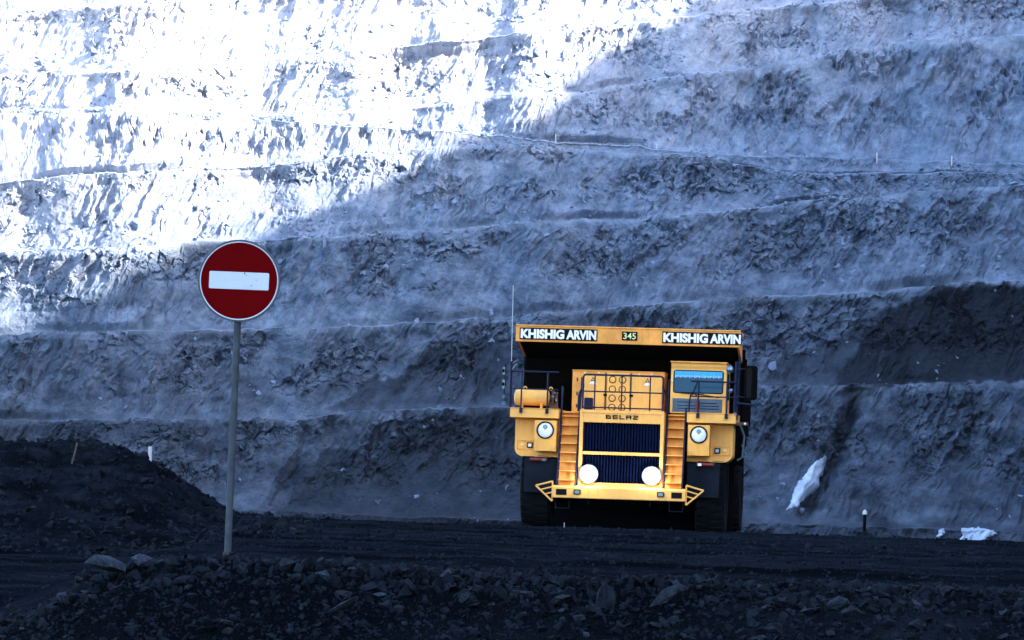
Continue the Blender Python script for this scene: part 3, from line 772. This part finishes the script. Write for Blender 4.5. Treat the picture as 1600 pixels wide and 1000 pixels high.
    # ---- railings
    def rail(name, xa, xb, y, zb, ztop, posts, parent, ends=True):
        ro = MB().tube([(xa, y, ztop), (xb, y, ztop)], .024).build(name, M_NAVY, parent, smooth=True)
        MB().tube([(xa, y, (zb + ztop) / 2 + .02), (xb, y, (zb + ztop) / 2 + .02)], .018).build('middle_rail', M_NAVY, ro, smooth=True)
        for p in posts:
            MB().tube([(p, y, zb - .06), (p, y, ztop)], .022).build('post', M_NAVY, ro, smooth=True)
            MB().box(p - .045, p + .045, y - .035, y + .03, zb - .14, zb - .005).build('post_clamp', M_NAVY, ro)
        return ro
    rail('deck_railing', -3.16, -1.84, .5, 3.47, 4.50, (-2.88, -2.14), T)
    rail('deck_railing', 1.9, 3.18, .5, 3.47, 4.36, (2.12, 2.92), T)
    hr = MB(); r_ = .03
    hr.tube([(-1.13, .42, 3.5)] + arc((-1.13, .42, 4.36), (-1.13, .42, 4.46), (-1.03, .42, 4.46)) + arc((1.03, .42, 4.46), (1.13, .42, 4.46), (1.13, .42, 4.36)) + [(1.13, .42, 3.5)], .028)
    hro = hr.build('hood_railing', M_NAVY, T, smooth=True)
    for z in (3.99, 3.54): MB().tube([(-1.13, .42, z), (1.13, .42, z)], .02).build('middle_rail', M_NAVY, hro)
    for p in (-.80, -.04, .76): MB().tube([(p, .42, 3.44), (p, .42, 4.46)], .02).build('post', M_NAVY, hro)
    for s in (-1, 1):
        MB().tube([(s * 1.13, .42, 4.2)] + arc((s * 1.13, .45, 4.1), (s * 1.26, .5, 3.95), (s * 1.25, .5, 3.75)) + [(s * 1.25, .5, 3.42)], .034).build('grab_bar', M_NAVY, hro, smooth=True)
    MB().box(-1.12, -.88, .75, 1.1, 3.48, 3.82).build('navy_box', M_NAVY, T, .03)
    # ---- electrical cabinets behind the hood
    y = 1.55; a, b = xs(-1.45, y), xs(1.17, y)
    cb = MB().box(a, b, y, 3.0, 3.42, 4.60).build('equipment_cabinet', M_ORG, T, .015)
    MB().box(a - .01, b + .01, y - .03, 3.0, 4.602, 4.625).build('cabinet_roof', M_ORG, cb)
    def xm(v): return xs(v, y)
    for (p, q) in ((-1.12, -.50), (.24, 1.10)):
        d = MB().box(xm(p), xm(q), y - .03, y - .002, 3.47, 4.50).build('cabinet_door', M_YEL, cb, .008)
        if p < 0: cxm = xm(-.86)
        else: cxm = xm(.69)
        MB().prism_y([(cxm - .07, 4.32), (cxm + .07, 4.32), (cxm, 4.44)], y - .036, y - .0305).build('warning_triangle', M_RUST, cb)
        MB().prism_y([(cxm - .035, 4.34), (cxm + .035, 4.34), (cxm, 4.40)], y - .039, y - .0365).build('triangle_centre', M_YEL, cb)
        MB().prism_y([(cxm - .12, 4.22), (cxm - .04, 4.24), (cxm, 4.21), (cxm + .04, 4.24), (cxm + .12, 4.22), (cxm + .07, 4.28), (cxm, 4.31), (cxm - .07, 4.28)], y - .036, y - .0305).build('white_decal', M_WHITE, cb)
        MB().box(xm(q if p < 0 else p) - .05, xm(q if p < 0 else p) + .05, y - .06, y - .03, 3.9, 3.96).build('door_catch', M_BLACK, cb)
    MB().box(xm(-.46), xm(.19), y - .05, y - .002, 3.45, 4.56).build('ventilation_panel', M_YEL, cb, .01)
    for zz in (3.58, 3.84, 4.10, 4.37):
        for xx in (-.30, -.02):
            k = MB().lathe([(.105, .0), (.105, -.012), (.08, -.012), (.08, 0), (.105, 0)], (xm(xx), y - .051, zz), n=24, caps=False).build('vent_ring', M_RUST, cb)
            MB().lathe([(.03, -.03), (.075, -.018), (.078, .0)], (xm(xx), y - .051, zz), n=24).build('vent_cap', M_YEL, cb, smooth=True)
    for xx in (-.50, .215): MB().box(xm(xx) - .02, xm(xx) + .02, y - .045, y - .002, 3.45, 4.56).build('cabinet_post', M_RUST, cb)
    for zz in (3.6, 3.95, 4.35): MB().box(a + .12, a + .16, y - .02, y, zz - .05, zz + .05).build('hinge', M_RUST, cb)
    for xx in (-1.1, -.7, .45, .8): MB().lathe([(.02, -.012), (.016, 0)], (xm(xx), y - .002, 4.55), n=8).build('bolt_head', M_WHITE, cb)
    MB().box(xm(-.78), xm(-.55), y - .08, y - .03, 3.5, 3.72).build('cable_box', M_YEL, cb, .01)
    # ---- cab
    y = .95; a, b = xs(1.34, y), xs(2.91, y)
    cab = MB()
    cab.prism_x([(y, 3.46), (y, 4.02), (y + .10, 4.72), (y + .06, 4.80), (y + .06, 4.89), (3.0, 4.89), (3.0, 3.46)], a, b)
    cab = cab.build('cab', M_YEL, T, .02)
    def yf(z): return y + max(0, (z - 4.02)) * (.10 / .70)
    def slanted(poly, off0, off1):
        mb = MB(); n = len(poly)
        return mb.add([(px, yf(pz) + off0, pz) for px, pz in poly] + [(px, yf(pz) + off1, pz) for px, pz in poly],
                      [tuple(range(n)), tuple(range(2 * n - 1, n - 1, -1))] + [(i, i + n, (i + 1) % n + n, (i + 1) % n) for i in range(n)])
    slanted(rrect(a + .07, b - .08, 4.03, 4.69, .07), -.012, .002).build('window_seal', M_PLATE, cab)
    slanted(rrect(a + .10, b - .11, 4.06, 4.66, .05), -.018, -.0125).build('windscreen', M_GLASS, cab)
    ct = MB(); n = 40
    vs_, fs_ = [], []
    for i in range(n + 1):
        xx = a + .11 + (b - a - .23) * i / n; dep = .006 * math.cos(i * math.pi)
        lowz = 4.50 - .014 * math.sin(i * 1.9) - .008 * math.cos(i * .7)
        for zz in (4.655, 4.58, lowz): vs_.append((xx, yf(zz) - .026 + dep, zz))
    for i in range(n):
        for j in (0, 1): q = i * 3 + j; fs_.append((q, q + 3, q + 4, q + 1))
    ct.add(vs_, fs_).build('curtain', M_CURT, cab)
    fr = MB()
    for i in range(30):
        xx = a + .13 + (b - a - .27) * i / 29
        fr.box(xx - .012, xx + .012, yf(4.5) - .030, yf(4.5) - .026, 4.465 + .012 * (i % 3), 4.535)
    fr.build('curtain_fringe', mat('pale_fringe', (.35, .62, .80), .8), cab)
    gp = MB().box(a + .07, b - .10, y - .015, y - .001, 3.50, 3.88).build('cab_front_panel', M_GREYP, cab, .008)
    for (p, q, zz) in ((a + .2, a + .62, 3.78), (a + .85, b - .25, 3.76), (a + .2, b - .2, 3.68), (a + .22, b - .2, 3.60)):
        MB().box(p, q, y - .022, y - .014, zz - .009, zz + .009).build('panel_slot', M_BLACK, gp)
    for (p, q) in (((a + .3, 4.03), (a + .95, 4.0)), ((a + .75, 4.02), (b - .2, 3.93))):
        MB().tube([(p[0], y - .03, p[1]), (q[0], y - .04, q[1])], .013).build('wiper', M_PLATE, cab)
    MB().tube([(a + .62, y - .03, 3.98), (a + .78, y - .01, 4.42)], .012).build('wiper', M_PLATE, cab)
    MB().box(a - .02, b + .02, y - .02, 3.0, 4.892, 4.93).build('cab_roof', M_ORG, cab, .01)
    MB().box(b, b + .01, y + .35, 2.6, 3.9, 4.65).build('side_window', M_GLASS, cab)
    for zz in (4.28, 4.30): pass
    for q in (a + .045, b - .05): MB().box(q - .02, q + .02, y + .01, y + .04, 4.36, 4.39).build('window_clip', M_WHITE, cab)
    # ---- things on the left deck
    y = 1.15
    tk = MB().lathe([(.12, -.50), (.20, -.47), (.225, -.42), (.225, .42), (.20, .47), (.12, .50)], (xs(-2.58, y), y, 3.78), axis='x', n=32).build('air_tank', M_YEL, T, smooth=True)
    for xx in (-2.78, -2.05):
        MB().lathe([(.055, -.015), (.055, .015), (.028, .015), (.028, -.015), (.055, -.015)], (xs(xx, y), y, 4.05), n=16, caps=False).build('lifting_lug', M_YEL, tk)
    for xx in (-2.85, -2.3): MB().box(xs(xx, y) - .03, xs(xx, y) + .03, y - .15, y + .15, 3.475, 3.62).build('tank_saddle', M_ORG, tk)
    v = MB().cyl((xs(-2.05, y), y, 3.80), (xs(-1.85, y), y, 3.80), .07, 12).cyl((xs(-1.98, y), y - .1, 3.6), (xs(-1.98, y), y - .1, 4.0), .035, 10).cyl((xs(-1.88, y), y - .15, 3.7), (xs(-1.86, y), y - .05, 3.95), .03, 8).box(xs(-2.08, y), xs(-1.84, y), y - .05, y + .1, 3.5, 3.68)
    v.build('valve_block', M_RUST, T)
    for (xx, zz) in ((-1.97, 3.83), (-1.87, 3.72), (-1.93, 3.93)): MB().lathe([(.03, -.03), (.035, .03)], (xs(xx, y), y - .16, zz), n=12).build('gauge', M_CHROME, T)
    MB().cyl((2.10, .62, 3.50), (2.10, .62, 3.82), .06, 14).cyl((2.10, .62, 3.82), (2.10, .62, 3.9), .025, 8).build('fire_extinguisher', M_REDT, T, smooth=True)
    MB().tube(arc((1.86, .6, 3.5), (1.86, .6, 4.15), (2.0, .58, 4.05)) + [(2.06, .58, 3.95)], .022).build('grab_bar', M_NAVY, T, smooth=True)
    # ---- mirror masts, antenna
    MB().tube([(-3.20, .6, 3.3), (-3.20, .6, 4.78)], .04).build('mirror_mast', M_NAVY, T, smooth=True)
    ma = MB().tube([(-3.20, .6, 4.72), (-3.36, .55, 4.70), (-3.38, .55, 3.86), (-3.22, .6, 3.84)], .022).build('mirror_bracket', M_NAVY, T, smooth=True)
    for (zz, hh) in ((4.50, .16), (4.12, .19)):
        MB().lathe([(.03, -.06), (.075, -.05), (.09, 0), (.05, .05)], (0, 0, 0), axis='x', n=20).build('mirror', M_BLACK, ma, smooth=True).location = (-3.39, .53, zz)
        MB().prism_y(rrect(-3.43, -3.36, zz - hh * .7, zz + hh * .7, .03), .46, .475).build('mirror_glass', M_CHROME, ma)
    MB().tube([(-3.20, .6, 4.70), (-3.0, .55, 4.82)], .016).build('antenna_arm', M_CHROME, T)
    MB().tube([(-3.15, .5, 4.55), (-3.02, .45, 4.70)], .03).build('work_lamp', M_CHROME, T)
    MB().tube([(-3.20, .6, 4.78), (-3.22, .6, 6.93)], .012).build('antenna', mat('antenna_white', (.34, .37, .42), .5), T)
    MB().box(-3.43, -3.33, .5, .62, 3.52, 3.63).build('corner_lamp', M_GREYP, T, .01)
    MB().box(-3.42, -3.36, .5, .56, 3.72, 3.80).build('marker_lens', M_GREYP, T, .01)
    MB().tube([(3.14, .6, 3.3), (3.16, .6, 4.95)], .045).build('mirror_mast', M_NAVY, T, smooth=True)
    MB().tube([(3.20, .8, 3.3), (3.24, .9, 5.1)], .03).build('mirror_mast', M_NAVY, T, smooth=True)
    mb = MB().tube([(3.16, .6, 4.72), (3.45, .55, 4.76), (3.45, .55, 3.94), (3.16, .6, 3.98)], .026).build('mirror_bracket', M_NAVY, T, smooth=True)
    MB().prism_y(rrect(3.42, 3.76, 3.88, 4.84, .08), .5, .66).build('wide_mirror', M_BLACK, mb)
    MB().prism_y(rrect(3.455, 3.60, 3.94, 4.77, .05), .49, .499).build('mirror_pad', M_PLATE, mb)
    for (xx, zz, w_) in ((2.98, 4.72, .11), (3.02, 4.12, .07)):
        MB().lathe([(.01, -.06), (w_ * .7, -.045), (w_, 0), (w_ * .8, .03)], (xx, .62, zz), n=20).build('convex_mirror', M_LENSD, mb, smooth=True)
    MB().tube([(3.2, .6, 3.78), (3.68, .6, 3.74)], .03).build('side_arm', M_NAVY, T)
    MB().box(3.18, 3.52, .7, .9, 3.16, 3.25).build('side_marker', M_RUST, T, .01)
    MB().lathe([(.02, -.03), (.035, 0)], (3.44, .69, 3.21), n=12).build('marker_lens', M_SMALL, T)
    MB().box(3.12, 3.2, .55, .62, 3.40, 3.52).build('corner_lamp', M_GREYP, T, .01)
    # ---- dump body
    HW = 3.10
    body = MB()
    outer = [(1.72, 5.40), (3.9, 5.02), (4.35, 2.45), (6.2, 2.25), (10.2, 3.35), (10.25, 4.3), (4.2, 5.58), (1.72, 5.845)]
    body.prism_x(outer, -HW, HW)
    bed = body.build('dump_body', M_UNDER, T, .02)
    cf = MB().box(-3.20, 3.20, 1.6, 1.72, 5.39, 5.85).build('canopy_front', M_ORG, bed, .01)
    MB().box(-3.20, 3.20, 1.72, 3.6, 5.75, 5.848).build('canopy_top', M_ORG, bed)
    for s in (-1, 1):
        MB().prism_x([(1.72, 5.40), (3.9, 5.04), (3.9, 5.59), (1.72, 5.84)], min(s * 3.105, s * 3.16), max(s * 3.105, s * 3.16)).build('canopy_side', M_ORG, bed)
        for i in range(5):
            yy = 4.6 + i * 1.15; zt_ = 5.45 - i * .235; zb_ = 2.5 + max(0, (yy - 6.2)) * .27
            MB().box(min(s * HW, s * (HW + .12)), max(s * HW, s * (HW + .12)), yy, yy + .22, zb_, zt_).build('body_rib', M_UNDER, bed)
    MB().tube([(-3.2, 1.59, 5.85), (3.2, 1.59, 5.85)], .02).build('canopy_edge', M_ORG, bed)
    yb = 1.6
    for (p, q) in ((-3.00, -.78), (1.07, 3.33)):
        p, q = xs(p, yb), xs(q, yb)
        pl = MB().box(p, q, yb - .02, yb - .002, 5.45, 5.785).build('name_board', M_PLATE, bed)
        wd = q - p
        text_mesh('lettering', 'KHISHIG', p + .03, p + wd * .575, 5.48, 5.75, yb - .022, M_WHITE, bed, .05)
        text_mesh('lettering', 'ARVIN', p + wd * .60, q - .03, 5.48, 5.75, yb - .022, M_WHITE, bed, .05)
    p, q = xs(-.08, yb), xs(.36, yb)
    MB().box(p, q, yb - .02, yb - .002, 5.50, 5.75).build('number_plate', M_PLATE, bed)
    text_mesh('fleet_number', '345', p + .04, q - .04, 5.535, 5.715, yb - .022, M_DIGIT, bed, .01)
    # ---- wheels and running gear
    def wheel(xc, yc, w, r, name='wheel'):
        prof = []
        h = w / 2
        prof = [(r * .52, -h * .8), (r * .62, -h), (r * .86, -h), (r * .96, -h * .9), (r, -h * .72), (r, h * .72), (r * .96, h * .9), (r * .86, h), (r * .62, h), (r * .52, h * .8)]
        ty = MB().lathe(prof, (xc, yc, r - .03), axis='x', n=56).build(name, M_TYRE, T, smooth=True)
        g = MB()
        for i in range(36):
            a_ = 6.28318 * i / 36; ca, sa = math.cos(a_), math.sin(a_)
            for sgn in (-1, 1):
                pts = []
                for (du, dv) in ((-.06, .06), (.06, .06), (.06, .44), (-.06, .44)):
                    for rr in (r - .01, r + .035):
                        aa = a_ + (du + .05 * sgn) / r
                        pts.append((xc + sgn * dv * w, yc + rr * math.cos(aa), r - .03 + rr * math.sin(aa)))
                g.add(pts, [(0, 2, 3, 1), (2, 4, 5, 3), (4, 6, 7, 5), (6, 0, 1, 7), (1, 3, 5, 7)])
        g.build('tread_lugs', M_TYRE, ty)
        MB().lathe([(.1, -h * .7), (r * .5, -h * .75), (r * .53, -h * .5), (r * .53, h * .5), (r * .5, h * .75), (.1, h * .7)], (xc, yc, r - .03), axis='x', n=32).build('rim', M_ORG, ty, smooth=True)
    for s in (-1, 1):
        wheel(s * 2.48, 2.35, .84, 1.36)
        wheel(s * 2.70, 7.55, .80, 1.36)
        wheel(s * 1.78, 7.55, .80, 1.36)
    fr = MB()
    for s in (-1, 1): fr.box(s * .95 - .2, s * .95 + .2, .56, 9.4, 1.25, 1.95)
    fr.box(-1.1, 1.1, .7, 1.4, .85, 1.4)
    fr.build('chassis_frame', M_BLACK, T)
    MB().box(-2.0, 2.0, 2.1, 2.6, .85, 1.35).build('front_axle', M_BLACK, T, .05)
    MB().cyl((-1.4, 7.55, 1.3), (1.4, 7.55, 1.3), .75, 24).build('rear_axle', M_BLACK, T)
    MB().box(-1.0, 1.0, 2.0, 5.2, .75, 2.9).build('engine', M_BLACK, T, .05)
    MB().box(-2.6, -1.2, 4.0, 5.6, 1.0, 2.2).build('fuel_tank', M_BLACK, T, .08)
    MB().box(1.2, 2.6, 4.0, 5.6, 1.0, 2.2).build('hydraulic_tank', M_BLACK, T, .08)
    for s in (-1, 1): MB().box(min(0, s * 2.95), max(0, s * 2.95), 5.95, 6.0, .06, 2.2).build('under_shade_sheet', M_BLACK, T)  # black sheet added across the underside to make its shade solid
    for (p, q) in (((3.22, 2.9), (3.30, 2.3)), ((3.28, 2.35), (3.16, 2.2))):
        MB().tube([(p[0], 2.7, p[1] + .3), (p[0] + .12, 2.8, p[1]), (q[0], 2.7, q[1])], .03).build('side_strut', M_GREYP, T)
    MB().prism_y([(3.10, 3.3), (3.34, 2.95), (3.34, 2.0), (3.12, 2.1)], 2.9, 3.0).build('side_steps', M_BLACK, T)
make_truck()

# ------------------------------------------------------------------ marker posts, sticks, heaps
M_POST = mat('white_post', (0.46, 0.49, 0.53), .6, noise_amt=.15, noise_scale=5)
M_WOOD = mat('bleached_wood', (0.075, 0.062, 0.055), .8, noise_amt=.4, noise_scale=10)
def post(base, h, r, label, group=None, material=M_POST, cap=None, lean=0.0):
    root = empty('marker_post', base); root.rotation_euler = (0, lean, 0); tag(root, label, 'marker post', group)
    MB().lathe([(r, -h * .35), (r, h * .5), (r * .96, h * .97), (r * .6, h)], (0, 0, 0), n=10).build('shaft', material, root, smooth=True).rotation_euler = (R(90), 0, 0)
    if cap: MB().lathe([(r * 1.3, h * .82), (r * 1.3, h * .93), (r * .5, h * 1.02)], (0, 0, 0), n=10).build('cap', cap, root, smooth=True).rotation_euler = (R(90), 0, 0)
    return root
for (px, py, h, lab) in ((868, 222, .95, 'white marker post on the pit bench directly above the truck antenna'),
                         (1026, 233, .55, 'short stubby white post on the bench above the truck bed'),
                         (1196, 243, .5, 'tiny faint post on the bench beyond the step in its edge'),
                         (1370, 251, .95, 'tall bright white post on the bench edge over the coal seam'),
                         (1487, 254, .75, 'thin pale post on the bench closest to the photo edge')):
    r_, c_, p_ = wall_at(px, py)
    post(Vector(W(px, py + 1, p_[1] - .8)), h + .35, .09, lab, 'marker posts along the bench edge')
def drop(px, Y, guess_py):
    p = W(px, guess_py, Y); return Vector((p[0], Y, gz(p[0], Y)))
post(drop(234, 93, 720), .36, .045, 'small white post on the shoulder of the black coal mound')
pc = drop(1350, 112, 850)
post(pc + Vector((0, 0, .1)), .62, .045, 'dark stake with a white tip standing in a small rubble heap', None, M_BLACK, M_POST)
hp = []; rs = np.random.default_rng(77)
for i in range(26):
    a_ = rs.uniform(0, 6.28); d = rs.uniform(0, 1) ** .7; hp.append((pc.x + .30 * d * math.cos(a_), pc.y + .25 * d * math.sin(a_), pc.z + .16 * (1 - d) + .01))
hb = MB(); 
vv = [(pc.x + .36 * math.cos(6.283 * k / 14) * (1 + .15 * math.sin(k * 2.3)), pc.y + .3 * math.sin(6.283 * k / 14), pc.z - .06) for k in range(14)] + [(pc.x + .16 * math.cos(6.283 * k / 14), pc.y + .14 * math.sin(6.283 * k / 14), pc.z + .10 + .03 * math.sin(k * 1.7)) for k in range(14)] + [(pc.x, pc.y, pc.z + .17)]
hb.add(vv, [(k, (k + 1) % 14, 14 + (k + 1) % 14, 14 + k) for k in range(14)] + [(14 + k, 14 + (k + 1) % 14, 28) for k in range(14)])
heap = hb.build('rubble_heap', M_GRIT); tag(heap, 'little heap of dark rubble holding up the white-tipped stake', 'rubble heap')
st = link('heap_stones', scatter_mesh('heap_stones', np.array(hp), rs.uniform(.03, .08, len(hp)), rs), M_GRIT, heap); st['kind'] = 'stuff'
def stick(px, Y, py, h, lean, label, r=.02, material=M_WOOD):
    b = drop(px, Y, py); root = empty('stick', b); root.rotation_euler = (0, lean, 0); tag(root, label, 'stick')
    MB().tube([(0, 0, -.15), (.004, 0, h * .5), (0, .01, h)], r, 7).build('shaft', material, root, smooth=True)
stick(112, 84, 730, .42, .22, 'thin bent stick poking out of the coal mound')
stick(881, 108, 830, .13, .03, 'tiny pale stick on the road in front of the truck tyre', .009, M_POST)

# ------------------------------------------------------------------ haze in the pit
hz = MB().box(-420, 420, -560, 900, -8, 275).build('haze', None)
hm = bpy.data.materials.new('haze_air'); hm.use_nodes = True; nt = hm.node_tree
nt.nodes.remove(nt.nodes['Principled BSDF']); pv = nt.nodes.new('ShaderNodeVolumePrincipled')
pv.inputs['Color'].default_value = (.55, .75, 1, 1); pv.inputs['Density'].default_value = 0.000012; pv.inputs['Anisotropy'].default_value = 0.0
nt.links.new(pv.outputs[0], nt.nodes['Material Output'].inputs['Volume'])
hz.data.materials.append(hm); tag(hz, 'thin bluish dust haze filling the mine pit', 'haze', kind='stuff')
